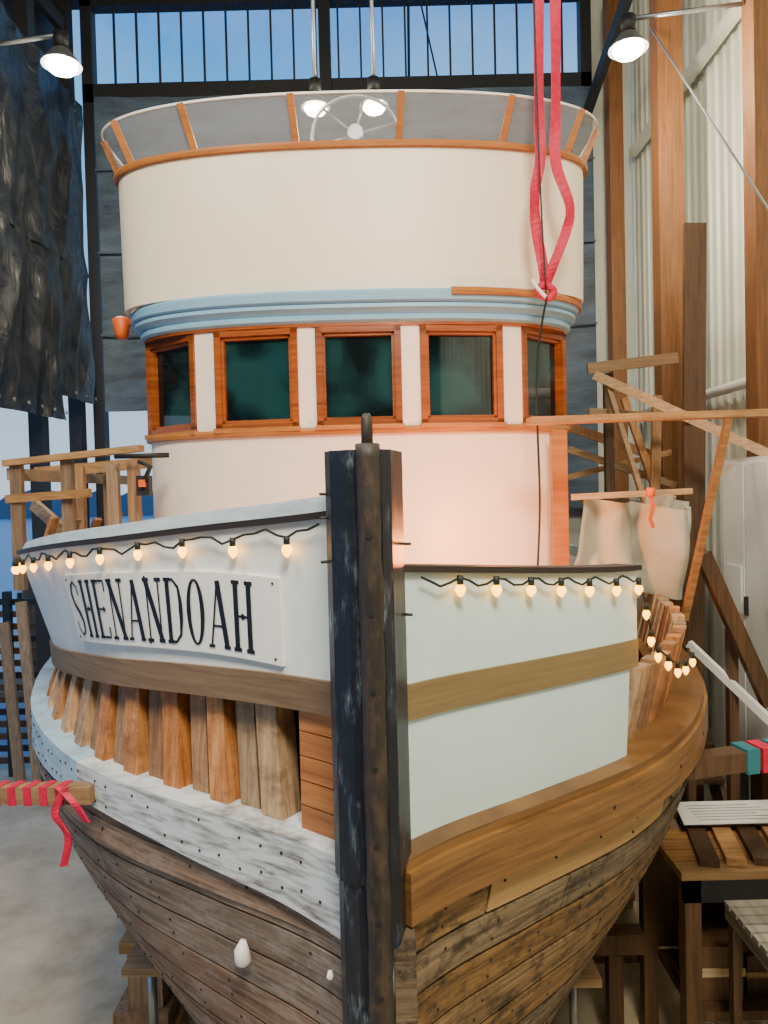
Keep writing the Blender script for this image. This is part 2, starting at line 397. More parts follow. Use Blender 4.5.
# ---------------------------------------------------------------- pilothouse
PX=-.19
def path(hw,Y0,a=.64,n=2.5,yend=8.6,N=64):
    P=[]
    for i in range(N+1):
        th=-math.pi/2+math.pi*i/N; sn,cs=math.sin(th),max(0,math.cos(th))
        P.append(Vector((PX+hw*math.copysign(abs(sn)**(2/n),sn),Y0+a-a*cs**(2/n),0)))
    P=[Vector((P[0].x,yend,0)),Vector((P[0].x,(yend+P[0].y)/2,0))]+P+[Vector((P[-1].x,(yend+P[-1].y)/2,0)),Vector((P[-1].x,yend,0))]
    return P
def normals(P):
    out=[]
    for i in range(len(P)):
        d=(P[min(i+1,len(P)-1)]-P[max(i-1,0)]).normalized(); out.append(Vector((d.y,-d.x,0)))
    return out
def sweep(mb,P,prof,k,closed=True,sm=False,r=.5,i0=0,i1=None):
    Nn=normals(P); i1=i1 if i1 is not None else len(P)
    mb.loft([[P[i]+Nn[i]*o+Vector((0,0,z)) for o,z in prof] for i in range(i0,i1)],k,r,closed,sm)
house=empty('pilothouse'); house.parent=boat
HW=1.63
wall=path(HW,5.30); coam=path(1.78,5.2,.60,2.4)
mb=MB()
sweep(mb,wall,[(0,3.30),(0,4.43),(-.06,4.43),(-.06,3.30)],'cabin')
mb.build('cabin_lower_wall',house)
mb=MB()
sweep(mb,wall,[(.0,4.425),(.035,4.43),(.04,4.455),(.03,4.475),(-.06,4.475),(-.06,4.425)],'trimwood')
sweep(mb,wall,[(.0,5.19),(.03,5.19),(.03,5.215),(-.06,5.215),(-.06,5.19)],'mahog')
mb.build('window_sill_trim',house)
mb=MB()
prof=[(-.25,5.21),(.03,5.21),(.055,5.225),(.06,5.25),(.045,5.265),(.075,5.285),(.10,5.30),(.10,5.325),(.085,5.33),(.12,5.345),(.13,5.40),(.115,5.42),(-.25,5.42)]
sweep(mb,wall,prof,'blue')
mb.build('blue_moulding',house)
mb=MB()
ia=[i for i,p in enumerate(wall) if p.x-PX>.66][0]
sweep(mb,wall,[(.05,5.375),(.145,5.375),(.15,5.40),(.14,5.425),(.05,5.425)],'trimwood',i0=ia)
ZT=6.40
sweep(mb,coam,[(-.07,ZT),(.03,ZT),(.035,ZT+.02),(.03,ZT+.04),(-.07,ZT+.04)],'trimwood')
mb.build('coaming_cap_trim',house)
mb=MB()
sweep(mb,coam,[(-.06,5.42),(-.015,5.42),(0,ZT),(-.05,ZT)],'cream')
mb.build('flybridge_coaming',house)
mb=MB()
inn=[p for p in path(1.68,5.32)]
n0=mb.add([p+Vector((0,0,5.42)) for p in inn]); mb.face(list(range(n0,n0+len(inn))),'cream')
n0=mb.add([p+Vector((0,0,5.40)) for p in inn]); mb.face(list(range(n0,n0+len(inn))),'cream')
mb.box((PX-HW,8.55,3.30),(PX+HW,8.62,ZT),'cream')
mb.build('flybridge_deck',house)
def ptx(x):
    for i in range(2,len(wall)-3):
        a,b=wall[i],wall[i+1]
        if (a.x-PX)<=x<=(b.x-PX) and b.x>a.x: return a.lerp(b,(x-(a.x-PX))/(b.x-a.x))
def along(p,sgn,L):
    rng=wall[2:-2] if sgn>0 else wall[2:-2][::-1]
    for q in rng+[wall[-1] if sgn>0 else wall[0]]:
        if (q.x-p.x)*sgn>0 or (abs(q.x-p.x)<1e-3 and q.y>p.y) :
            if (q-p).length>=L: return q
    return rng[-1]
wins=[]
for a,b in ((-.27,.34),(-1.005,-.395),(.47,1.075)): wins.append((ptx(a),ptx(b)))
aL=ptx(-1.15); wins.append((along(aL,-1,.56),aL)); aR=ptx(1.215); wins.append((aR,along(aR,1,.52)))
for s in (-1,1):
    for y in (6.35,7.1):
        a=Vector((PX+s*HW,y,0)); b=Vector((PX+s*HW,y+.6,0)); wins.append((b,a) if s<0 else (a,b))
z0,z1=4.475,5.19
fr=MB(); gl=MB(); wp=MB(); Z=Vector((0,0,1))
for a,b in wins:
    u=(b-a);L=u.length;u.normalize();n=Vector((u.y,-u.x,0)); r=R()
    fw=.048
    for (u0,u1,v0,v1) in ((0,fw,z0,z1),(L-fw,L,z0,z1),(0,L,z0,z0+.045),(0,L,z1-.045,z1)):
        fr.obox(a,u,Z,n,u0,u1,v0,v1,-.06,.03,'mahog',r)
    g=fw
    for (u0,u1,v0,v1) in ((g,g+.02,z0+.045,z1-.045),(L-g-.02,L-g,z0+.045,z1-.045),(g,L-g,z0+.045,z0+.07),(g,L-g,z1-.068,z1-.045)):
        fr.obox(a,u,Z,n,u0,u1,v0,v1,-.05,.008,'mahog',min(1,r+.25))
    gl.obox(a,u,Z,n,g+.015,L-g-.015,z0+.06,z1-.06,-.045,-.03,'glass')
    fr.obox(a,u,Z,n,-.01,L+.01,z0-.02,z0+.012,-.02,.055,'trimwood',.5)
fr.build('window_frames',house); gl.build('window_panes',house)
order=sorted(wins[:5],key=lambda w:w[0].x)
for w1,w2 in zip(order[:-1],order[1:]):
    a,b=w1[1],w2[0]; u=(b-a);L=u.length;u.normalize();n=Vector((u.y,-u.x,0))
    wp.obox(a,u,Z,n,-.005,L+.005,z0,z1+.025,-.07,.012,'cabin')
for s in (-1,1):
    e=order[0][0] if s<0 else order[-1][1]
    for ya,yb in ((e.y,6.35),(6.95,7.1),(7.7,8.6)):
        x0=PX+s*HW; wp.box((min(x0,x0-s*.06),ya,z0),(max(x0,x0-s*.06),yb,z1+.025),'cabin')
wp.build('window_posts',house)
bot=path(1.76,5.2,.60,2.4,7.2); top=path(1.87,5.07,.68,2.4,7.2)
m,nt,b=newmat('tinted_acrylic'); b.inputs['Base Color'].default_value=lin((205,212,216)); b.inputs['Roughness'].default_value=.12
b.inputs['Alpha'].default_value=.30; n=ntex(nt,(1,1,1),4,3); bump(nt,b,n.outputs['Fac'],.05); M['acrylic']=m
mb=MB(); secs=[[p+Vector((0,0,ZT+.04)),q+Vector((0,0,6.71))] for p,q in zip(bot,top)]
mb.loft(secs,'acrylic',closed=False,sm=True); mb.build('windscreen_panels',house)
mb=MB()
def idx(P,x): return min(range(2,len(P)-2),key=lambda i:abs(P[i].x-PX-x))
ids=[idx(bot,x) for x in (-1.60,-1.05,-.36,.38,1.05,1.60)]+[3,0,len(bot)-4,len(bot)-1]
for i in ids:
    mb.beam(bot[i]+Vector((0,0,ZT+.03)),top[i]+Vector((0,0,6.715)),.045,.05,'trimwood',up=(0,1,0))
sweep(mb,top,[(-.006,6.705),(.006,6.705),(.006,6.72),(-.006,6.72)],'white')
mb.build('windscreen_posts',house)
mb=MB()
c=Vector((PX+.04,5.85,6.80)); ring=[c+Vector((.34*math.cos(t),0,.30*math.sin(t))) for t in [2*math.pi*i/32 for i in range(33)]]
mb.tube(ring,.014,'steel',8)
for i in range(6):
    t=math.pi*2*i/6+.3; mb.tube([c,c+Vector((.33*math.cos(t),0,.29*math.sin(t)))],.010,'steel',6)
mb.tube([c+Vector((0,-.05,0)),c+Vector((0,.1,0))],.06,'steel',12)
mb.box((PX-.3,5.95,5.42),(PX+.34,6.35,6.75),'cream')
mb.build('helm_wheel',house)
mb=MB(); mb.box((1.22,5.33,3.33),(1.33,5.41,4.42),'trimwood',.2); mb.build('cabin_corner_post',house)
mb=MB(); o=Vector((-2.06,5.95,5.30))
mb.tube([o+Vector((0,0,-.02)),o+Vector((0,0,.02)),o+Vector((0,0,.13)),o+Vector((0,0,.15))],[.04,.055,.07,.045],'orange',16)
mb.tube([o+Vector((0,0,.08)),o+Vector((.2,0,.1))],.012,'steel',6)
mb.build('running_light',house)
# ---------------------------------------------------------------- string lights
mb=MB()
def bulb(p,sc=1.0):
    p=Vector(p)
    mb.tube([p+Vector((0,0,.012)),p+Vector((0,0,-.018))],.010*sc,'cable',8)
    mb.tube([p+Vector((0,0,-.016)),p+Vector((0,0,-.026)),p+Vector((0,0,-.038)),p+Vector((0,0,-.052)),p+Vector((0,0,-.060))],[.008*sc,.015*sc,.0165*sc,.010*sc,.003],'bulb',8,r=.5)
cab=[]
Ys=arcY(-1,2.32,6,.045,.0)
for i,Y in enumerate(Ys):
    sag=.018+.028*math.sin(i*.55)**2+.008*math.sin(i*2.3); cab.append(pt(-1,Y,L1(Y)-sag,OT(Y)+.025))
mb.tube(cab,.0045,'cable',6)
for i,Y in enumerate(Ys):
    if i%5==3: bulb(cab[i]+Vector((0,-.005,-.005)),1.1)
cab=[]
Ys=arcY(1,2.34,3.09,.04,.0)
for i,Y in enumerate(Ys): cab.append(pt(1,Y,R1(Y)-.015-.03*math.sin(i*.75)**2,.0))
ext=[pt(1,Y,z,.02) for Y,z in ((3.10,3.50),(3.13,3.38),(3.18,3.30),(3.27,3.24),(3.38,3.18),(3.5,3.16),(3.65,3.16))]
mb.tube(cab+ext,.0045,'cable',6)
for i in range(4,len(cab),4): bulb(cab[i]+Vector((0,-.005,-.005)),1.15)
for e in ext: bulb(e)
mb.build('string_lights',boat)
# ---------------------------------------------------------------- pink lifting strap
def ribbon(mb,pts,w,k,th=.004):
    pts=[Vector(p) for p in pts]; secs=[]
    for i,p in enumerate(pts):
        d=(pts[min(i+1,len(pts)-1)]-pts[max(i-1,0)]).normalized(); tw=.45*math.sin(i*.45)
        sd=Vector((math.cos(tw),math.sin(tw),0)); nn=d.cross(sd).normalized()
        secs.append([p-sd*w/2-nn*th,p+sd*w/2-nn*th,p+sd*w/2+nn*th,p-sd*w/2+nn*th])
    mb.loft(secs,k)
def smooth(pts,n=6):
    pts=[Vector(p) for p in pts]; out=[]
    for i in range(len(pts)-1):
        a=pts[max(i-1,0)];b=pts[i];c=pts[i+1];d=pts[min(i+2,len(pts)-1)]
        for j in range(n):
            t=j/n; out.append(.5*((2*b)+(c-a)*t+(2*a-5*b+4*c-d)*t*t+(3*b-a-3*c+d)*t**3))
    out.append(pts[-1]); return out
mb=MB()
ribbon(mb,smooth([(1.10,5.0,11.1),(1.10,5.0,9),(1.11,5.0,7.6),(1.10,5.0,6.6),(1.10,5.0,6.2),(1.06,5.0,5.98),(1.07,5.02,5.75),(1.11,5.02,5.5),(1.12,5.03,5.36)]),.072,'pink')
ribbon(mb,smooth([(1.22,5.03,11.1),(1.23,5.03,9),(1.23,5.03,7.6),(1.22,5.03,6.6),(1.21,5.03,6.2),(1.30,5.03,5.90),(1.27,5.03,5.72),(1.18,5.03,5.5),(1.12,5.03,5.34)]),.072,'pink')
mb.tube(smooth([(1.06,5.0,5.32),(1.10,4.97,5.36),(1.17,4.98,5.32),(1.13,4.97,5.27),(1.07,5.0,5.32)]),.026,'pink',8)
mb.tube(smooth([(1.03,4.99,5.40),(1.06,4.97,5.34),(1.11,4.95,5.27)]),.013,'white',8)
mb.build('lifting_strap')
mb=MB()
mb.tube(smooth([(1.12,4.95,5.28),(1.09,5.0,5.1),(1.06,5.05,4.8),(1.07,5.1,4.4),(1.08,5.12,3.9),(1.06,5.15,3.4)]),.008,'cable',6)
mb.tube(smooth([(1.06,4.94,11.1),(1.06,4.94,8),(1.08,4.94,6.2),(1.11,4.94,5.3)]),.006,'cable',6)
mb.build('tag_line_rope')
# ---------------------------------------------------------------- building
def concrete():
    m,nt,b=newmat('concrete_floor'); n=ntex(nt,(1,1,1),1.6,8,.7); r=ramp(nt,n.outputs['Fac'],[(.3,lin((156,140,112))),(.7,lin((206,190,158)))])
    nt.links.new(r.outputs['Color'],b.inputs['Base Color']); b.inputs['Roughness'].default_value=.75; bump(nt,b,n.outputs['Fac'],.2,.02); return m
M['concrete']=concrete()
mb=MB(); mb.box((-7,-4,-.25),(4.3,11.6,0),'concrete'); mb.build('floor')
M['ceil']=plain('dark_ceiling',(30,32,36),.8)
mb=MB(); mb.box((-4.9,-3.6,11.55),(4.3,11.6,11.65),'ceil')
for y in (1,3.5,5.0,6.6,8.5): mb.box((-4.4,y,11.2),(3.9,y+.2,11.55),'ceil')
mb.build('ceiling')
def siding():
    m,nt,b=newmat('corrugated_siding')
    n=ntex(nt,(1,1,.3),2,4); r=ramp(nt,n.outputs['Fac'],[(.3,lin((194,200,188))),(.7,lin((220,224,208)))])
    nt.links.new(r.outputs['Color'],b.inputs['Base Color']); b.inputs['Roughness'].default_value=.45; return m
M['siding']=siding()
mb=MB(); secs=[]; y=-3.5
while y<11.4:
    for dy,dx in ((0,0),(.10,0),(.12,-.03),(.16,-.03),(.18,0)):
        secs.append([(3.95+dx,y+dy,0),(3.95+dx,y+dy,11.5)])
    y+=.2
mb.loft(secs,'siding',closed=False)
mb.box((4.0,-3.5,0),(4.1,11.5,11.5),'siding'); mb.build('wall_right')
M['frontwall']=plain('dark_green_boarding',(40,62,60),.8)
mb=MB(); mb.box((-4.7,-3.7,0),(4.1,-3.55,11.5),'frontwall')  # unseen wall behind the camera, added to cut sky fill
for i in range(30): mb.box((-4.7+.29*i,-3.55,0),(-4.68+.29*i,-3.53,11.5),'dark')
mb.box((-1.6,-3.54,0),(1.6,-3.5,4.2),'dark'); mb.build('unseen_fill_blocking_wall')
for i,(y,x0,x1) in enumerate(((6.85,3.42,3.66),(8.3,3.10,3.38),(10.9,3.38,3.58),(4.3,3.5,3.72))):
    mb=MB(); mb.box((x0,y-.11,0),(x1,y+.11,11.15),'post',.3+.2*i); mb.box((x0-.02,y-.13,0),(x1+.02,y+.13,.3),'steel'); mb.build('timber_post')
mb=MB()
mb.beam((3.03,10.8,9.3),(3.03,4,11.1),.08,.2,'dark'); mb.beam((3.03,8.2,9.0),(3.03,4.5,4.6),.014,.014,'steel')
mb.beam((3.78,4,8.9),(3.78,11.0,8.9),.1,.12,'siding')
mb.build('steel_cross_bracing')
mb=MB(); mb.tube([(3.80,4,5.05),(3.80,11.1,5.05)],.06,'white',12)
for y in (5,7.5,10): mb.box((3.77,y-.03,4.97),(3.91,y+.03,5.13),'steel')
mb.build('wall_pipe')
def netting():
    m,nt,b=newmat('debris_netting'); n=ntex(nt,(.5,1,2.2),1.6,8,.7,.5)
    r=ramp(nt,n.outputs['Fac'],[(.3,lin((20,27,36))),(.72,lin((76,98,120)))])
    nt.links.new(r.outputs['Color'],b.inputs['Base Color']); b.inputs['Roughness'].default_value=.6
    bump(nt,b,n.outputs['Fac'],.3,.03); return m
M['net']=netting()
def sheet(mb,o,u,v,nu,nv,amp,k,fr=2.2,seed=0,vs=.5,fold=0):
    o=Vector(o);u=Vector(u);v=Vector(v);n=u.cross(v).normalized();ids=[]
    for j in range(nv+1):
        row=[]
        for i in range(nu+1):
            p=o+u*(i/nu)+v*(j/nv); U=i/nu*u.length; W=j/nv*v.length
            q=Vector((U*fr,W*fr*vs,seed))
            d=noise.noise(q)*1.2+noise.noise(q*2.3)*.35
            if fold:
                d+=fold*(abs(noise.noise(Vector((U*fr*1.3+W*.5,W*fr*.25,seed+3))))-.25)
            row.append(p+n*amp*d)
        ids.append(mb.add(row))
    for j in range(nv):
        for i in range(nu): mb.face([ids[j]+i,ids[j]+i+1,ids[j+1]+i+1,ids[j+1]+i],k,.5,True)
mb=MB()
sheet(mb,(-4.1,11.02,5.3),(3.8,0,0),(0,0,4.6),50,60,.05,'net',1.2,1)
sheet(mb,(-.3,11.02,3.7),(3.5,0,0),(0,0,6.2),50,60,.05,'net',1.2,5)
for z in (6.4,7.6,8.8): mb.box((-4.1,10.93,z),(3.2,10.95,z+.03),'net')
mb.build('back_netting')
mb=MB()
mb.box((-4.35,11.2,9.93),(3.25,11.4,10.2),'dark'); mb.box((-4.35,11.2,11.35),(3.25,11.4,11.5),'dark')
mb.box((-.80,11.15,10.0),(-.63,11.35,11.5),'dark')
x=-4.2
while x<3.2: mb.box((x-.014,11.24,10.1),(x+.014,11.28,11.5),'dark'); x+=.335
for x in (-4.35,3.1): mb.box((x,11.2,0),(x+.16,11.4,11.5),'dark')
mb.box((-.5,11.2,0),(-.3,11.4,9.95),'dark')
mb.build('window_1')
mb=MB(); mb.box((-.3,11.42,0),(3.9,11.5,3.8),'siding'); mb.box((3.3,11.42,3.8),(3.9,11.5,11.5),'siding'); mb.build('wall_back')
m,nt,b=newmat('black_poly_tarp'); n=ntex(nt,(1,1,.8),3,8,.6,1.5); r=ramp(nt,n.outputs['Fac'],[(.3,lin((18,20,23))),(.75,lin((46,51,56)))])
nt.links.new(r.outputs['Color'],b.inputs['Base Color']); b.inputs['Roughness'].default_value=.24; bump(nt,b,n.outputs['Fac'],.8,.1); M['tarp']=m
mb=MB()
sheet(mb,(-4.25,10.95,5.4),(0,-1.15,0),(0,0,1.9),40,60,.06,'tarp',1.6,2,.6,1.6)
sheet(mb,(-4.27,10.95,7.25),(0,-1.15,0),(0,0,2.5),40,60,.06,'tarp',1.6,3,.6,1.6)
sheet(mb,(-4.2,9.82,5.05),(0,-1.9,0),(0,0,2.2),70,80,.07,'tarp',1.7,7,.6,1.8)
sheet(mb,(-4.23,9.82,7.2),(0,-1.9,0),(0,0,2.5),70,80,.07,'tarp',1.7,11,.6,1.8)
sheet(mb,(-4.2,7.95,4.9),(0,-11.0,0),(0,0,4.9),140,60,.08,'tarp',1.3,13,.6,1.4)
for y in [8.0+.34*i for i in range(9)]: mb.disc((-4.12,y,5.15+(.3 if y>9.8 else 0)),(1,0,0),.025,'steel',.01,8)
mb.build('black_tarp')
mb=MB()
for y in (4.0,7.9,9.75,11.0): mb.box((-4.6,y-.1,0),(-4.42,y+.1,11.5),'dark')
mb.box((-4.62,-3.5,9.72),(-4.44,11.1,9.95),'dark'); mb.beam((-4.5,11,10.9),(-4.5,4,10.0),.1,.2,'dark')
mb.box((-4.82,-3.5,9.6),(-4.72,11.4,11.5),'dark'); mb.build('wall_left')
m,nt,b=newmat('water'); b.inputs['Base Color'].default_value=lin((140,166,184)); b.inputs['Roughness'].default_value=.4
n=ntex(nt,(1,1,1),1.2,5); bump(nt,b,n.outputs['Fac'],.6,.1); M['water']=m
mb=MB(); mb.box((-200,-60,-1.6),(200,250,-1.5),'water'); mb.build('water_surface')
M['trees']=paint('far_trees',(104,126,142),.9,(84,104,118),.8,(1,1,1),.05)
mb=MB(); secs=[]
for i in range(121):
    x=-199+398*i/120; h=6+5*noise.noise(Vector((i*.21,0,3)))+2*noise.noise(Vector((i*.9,0,5)))
    secs.append([(x,240,-1.5),(x,240,h)])
mb.loft(secs,'trees',closed=False)
secs=[]
for i in range(61):
    y=-20+260*i/60; h=6+4*noise.noise(Vector((i*.31,4,3))); secs.append([(-190,y,-1.5),(-190,y,h)])
mb.loft(secs,'trees',closed=False); mb.build('far_shoreline')
mb=MB()
mb.tube([(.9,24,-.8),(1.2,24,22)],.05,'dark',6); mb.tube([(1.15,24,21.6),(2.3,24,16)],.03,'dark',6)
mb.loft([[(x,24+w,z) for w,z in ((-1.2*k,0),(1.2*k,0),(0.6*k,-1.3),(-.6*k,-1.3))] for x,k in ((-4,.05),(-2.5,.7),(0,1),(3,.9),(5,.5))],'white')
mb.build('moored_sailboat')
mb=MB()
for i in range(10): mb.box((-13+i*.85,17,-.55),(-12.2+i*.85,18.4,-.4),'lumberv')
for x in (-12.5,-9,-6): mb.tube([(x,18.6,-1.5),(x,18.6,2.2)],.16,'post',10)
mb.build('dock')
mb=MB()
mb.loft([[(x,21+w,z) for w,z in ((-1.1*k,.6),(1.1*k,.6),(0.6*k,-1.3),(-.6*k,-1.3))] for x,k in ((-12,.05),(-11,.7),(-9,1),(-7.5,.95),(-7,.8))],'white')
mb.box((-10.2,20.3,.6),(-8,21.7,1.9),'white'); mb.box((-10.1,20.2,1.1),(-8.1,21.8,1.5),'glass'); mb.build('moored_motorboat')
mb=MB()
mb.box((-11,8.5,-.5),(-7.05,13,-.2),'lumberv')
for i in range(14): mb.beam((-6.9,10.6,2.6-.18*i),(-4.75,10.9,2.5-.18*i),.03,.09,'darkboard' if i%3 else 'dark')
for x in (-6.9,-6.2,-5.5,-4.8): mb.box((x-.05,10.65,0),(x+.05,10.75,2.7),'dark')
mb.beam((-5.1,10.3,2.6),(-4.75,9.9,.06),.14,.06,'lumberv'); mb.beam((-5.4,10.4,2.3),(-5.05,10.0,.06),.14,.06,'lumberv')
mb.build('dock_gangway')
# ---------------------------------------------------------------- lamps
def lamp(p,arm,e,name='high_bay_lamp',r=.17):
    par=empty(name); p=Vector(p); mb=MB()
    mb.tube([p+Vector((0,0,.16)),p+Vector((0,0,.14)),p+Vector((0,0,.02)),p],[.05,.08,r,r+.01],'steel',24,caps=True)
    mb.tube([p+Vector((0,0,.16)),p+Vector((0,0,.30))],.07,'dark',16)
    if arm: mb.tube([p+Vector((0,0,.28)),Vector(arm)],.022,'steel',8)
    mb.build('shade',par)
    mb=MB(); mb.tube([p+Vector((0,0,-.002)),p+Vector((0,0,-.05)),p+Vector((0,0,-.08))],[r*.85,r*.65,r*.2],'lampglow',20); mb.build('diffuser',par)
    l=bpy.data.lights.new('lamp_light','POINT'); l.energy=e; l.color=(1,.86,.66); l.shadow_soft_size=.15
    lo=bpy.data.objects.new('lamp_light',l); lo.location=p+Vector((0,0,-.22)); lo.parent=par; bpy.context.scene.collection.objects.link(lo)
lamp((-2.9,7.0,8.05),(-4.05,7.6,8.6),420)
lamp((2.38,7.0,8.07),(3.40,6.9,8.4),360)
lamp((-.64,8.2,8.22),(-.64,8.2,11.5),60,r=.15); lamp((.0,8.2,8.22),(.0,8.2,11.5),60,r=.15)
def area(name,loc,rot,size,e,col):
    l=bpy.data.lights.new(name,'AREA'); l.size=size; l.energy=e; l.color=col
    o=bpy.data.objects.new(name,l); o.location=loc; o.rotation_euler=[math.radians(a) for a in rot]; bpy.context.scene.collection.objects.link(o)
area('ceiling_light_bank',(.8,-2.0,9.0),(38,0,0),1.8,900,(1,.89,.72))
area('ceiling_light_bank.001',(-3.0,1.0,9.5),(10,-25,0),2.0,300,(1,.95,.88))
wl=empty('added_warm_lamp'); mb=MB(); p=Vector((.55,4.15,3.335))  # unseen lamp, added to throw a warm glow on the cabin front
mb.tube([p,p+Vector((0,0,.05))],.06,'dark',12); mb.tube([p+Vector((0,0,.05)),p+Vector((.02,.04,.09)),p+Vector((.04,.1,.12))],[.02,.05,.06],'steel',12); mb.build('added_lamp_body',wl)
l=bpy.data.lights.new('added_warm_light','POINT'); l.energy=120; l.color=(1,.27,.07); l.shadow_soft_size=.1
lo=bpy.data.objects.new('added_warm_light',l); lo.location=p+Vector((.10,.22,.30)); lo.parent=wl; bpy.context.scene.collection.objects.link(lo)
# ---------------------------------------------------------------- scaffolding left
mb=MB(); q='lumberv'
mb.beam((-2.75,5.4,4.28),(-1.72,5.3,4.36),.09,.045,'lumber'); mb.beam((-2.75,5.4,4.02),(-2.1,5.3,4.05),.04,.06,'lumber')
mb.beam((-2.72,5.4,4.2),(-2.75,8.5,4.2),.05,.09,'lumber'); mb.beam((-1.9,6.9,4.35),(-3.1,6.6,4.25),.05,.1,'lumber')
for x,y in ((-2.68,5.42),(-2.42,5.9),(-2.3,5.4),(-2.15,6.4),(-1.95,5.35),(-1.80,5.35),(-2.6,7),(-2.2,7.5)):
    mb.box((x-.04,y-.03,3.35),(x+.04,y+.03,4.25+.08*R()),q)
for i in range(7): mb.beam((-2.65+.12*i,5.6+.08*i,3.4),(-2.45+.13*i,5.5+.08*i,3.85+.05*R()),.07,.03,'frames')
mb.beam((-2.6,5.35,3.58),(-1.8,5.6,3.78),.05,.12,'lumber'); mb.beam((-2.7,5.7,3.98),(-2.0,5.3,3.5),.04,.09,'lumber')
mb.build('deck_guard_rail')
mb=MB()
mb.box((-1.72,5.15,4.02),(-1.63,5.23,4.16),'dark'); mb.tube([(-1.67,5.15,4.1),(-1.61,5.13,4.22),(-1.69,5.13,4.26)],.018,'dark',8)
mb.box((-1.69,5.11,4.08),(-1.65,5.15,4.13),'orange'); mb.tube([(-1.88,5.2,4.3),(-1.5,5.2,4.3)],.018,'dark',8); mb.build('bar_clamp')
# scaffolding right
mb=MB()
mb.beam((.93,4.7,4.43),(3.2,4.9,4.47),.12,.045,'lumber'); mb.beam((1.25,4.9,3.94),(2.08,5.0,3.96),.04,.04,'lumber')
mb.beam((2.22,4.75,4.42),(2.0,4.95,3.1),.04,.05,'lumber')
mb.beam((1.9,6.6,5.0),(3.2,6.0,4.2),.04,.08,'lumber'); mb.beam((1.95,7,5.12),(2.8,7,5.2),.04,.10,'lumber')
mb.beam((1.9,6.8,4.7),(2.9,6.9,4.62),.04,.06,'lumber'); mb.beam((2.0,6.6,4.95),(2.4,6.6,3.6),.04,.07,'lumber')
mb.beam((2.2,7.2,5.1),(2.2,7.2,2.5),.08,.08,'darkboard'); mb.beam((2.75,7.4,4.9),(2.6,7.2,2.9),.09,.05,'lumberv')
mb.beam((1.9,7.6,4.4),(3.0,7.6,4.0),.05,.07,'lumber'); mb.beam((1.9,7.9,4.1),(3.0,7.7,4.35),.05,.06,'lumber'); mb.beam((2.45,7.5,4.9),(2.9,7.2,3.2),.07,.05,'lumberv')
mb.beam((1.95,7.3,3.9),(3.0,7.2,3.7),.05,.12,'darkboard'); mb.beam((2.0,8.2,4.7),(3.0,8.0,4.3),.05,.1,'post')
mb.build('staging_lumber')
mb=MB()
mb.beam((2.82,6.9,0.05),(2.98,7.0,6.45),.20,.05,'darkboard',up=(0,1,0)); mb.build('leaning_plank')
m,nt,b=newmat('clear_plastic_sheet'); b.inputs['Base Color'].default_value=lin((196,198,178)); b.inputs['Roughness'].default_value=.3; b.inputs['Alpha'].default_value=.88
n=ntex(nt,(1,1,1),2,6,.6,1); bump(nt,b,n.outputs['Fac'],.4,.04); M['plastic']=m
mb=MB(); sheet(mb,(1.28,5.15,3.28),(.90,.22,-.10),(.03,-.10,.66),60,40,.11,'plastic',2.4,3,.6,3.0); sheet(mb,(2.17,5.35,3.18),(.1,1.2,.1),(.03,-.05,.70),50,30,.09,'plastic',2,8,.5,2)
mb.build('plastic_sheet')
mb=MB(); mb.tube([(1.78,4.93,3.99),(1.78,4.93,3.93)],.03,'orange',8); ribbon(mb,[(1.77,4.92,3.95),(1.79,4.92,3.87),(1.77,4.92,3.78),(1.79,4.92,3.72)],.03,'orange'); mb.build('flagging_tape')
mb=MB()
for x,y,h in ((1.0,3.42,.16),(1.04,3.30,.14)):
    z=3.33
    mb.tube([(x,y,z),(x,y,z+h)],.035,'dark',16); mb.tube([(x,y,z+h),(x,y,z+h+.01)],.036,'white',16)
mb.build('paint_cans')
# shores
mb=MB(); mb.beam((1.46,3.70,2.58),(3.2,4.1,2.60),.11,.10,'darkboard',r=.9)
for i in range(4): mb.beam((1.80+.09*i,3.779+.020*i,2.585),(1.87+.09*i,3.794+.020*i,2.585),.13,.125,'tealwrap' if i%2==0 else 'pink')
mb.build('shore_beam')
mb=MB(); a=Vector((-1.24,3.06,2.775)); e=Vector((-4.1,3.6,2.62)); mb.beam(a,e,.07,.07,'lumber',r=.2)
d=(e-a).normalized()
for i in range(14):
    t0=.12+i*.075; mb.beam(a+d*t0,a+d*(t0+.035),.078,.078,'pink')
ribbon(mb,smooth([(-1.34,3.02,2.82),(-1.38,3.0,2.72),(-1.33,3.0,2.62),(-1.35,3.0,2.5)]),.03,'pink'); ribbon(mb,smooth([(-1.38,3.03,2.82),(-1.30,3.0,2.76),(-1.25,3.0,2.68)]),.03,'pink')
mb.build('shore_beam')
mb=MB()
p=pt(-1,2.62,2.38,.03,bh); mb.tube([p+Vector((.0,0,.04)),p+Vector((-.005,-.01,.01)),p+Vector((-.0,-.01,-.03)),p+Vector((0,0,-.05))],[.01,.026,.03,.012],'white',14)
p=pt(-1,2.35,2.47,.02,bh); mb.tube([p+Vector((0,-.02,.015)),p+Vector((0,-.03,0)),p+Vector((0,-.02,-.015))],[.006,.012,.006],'white',12)
mb.build('hull_plugs',boat)
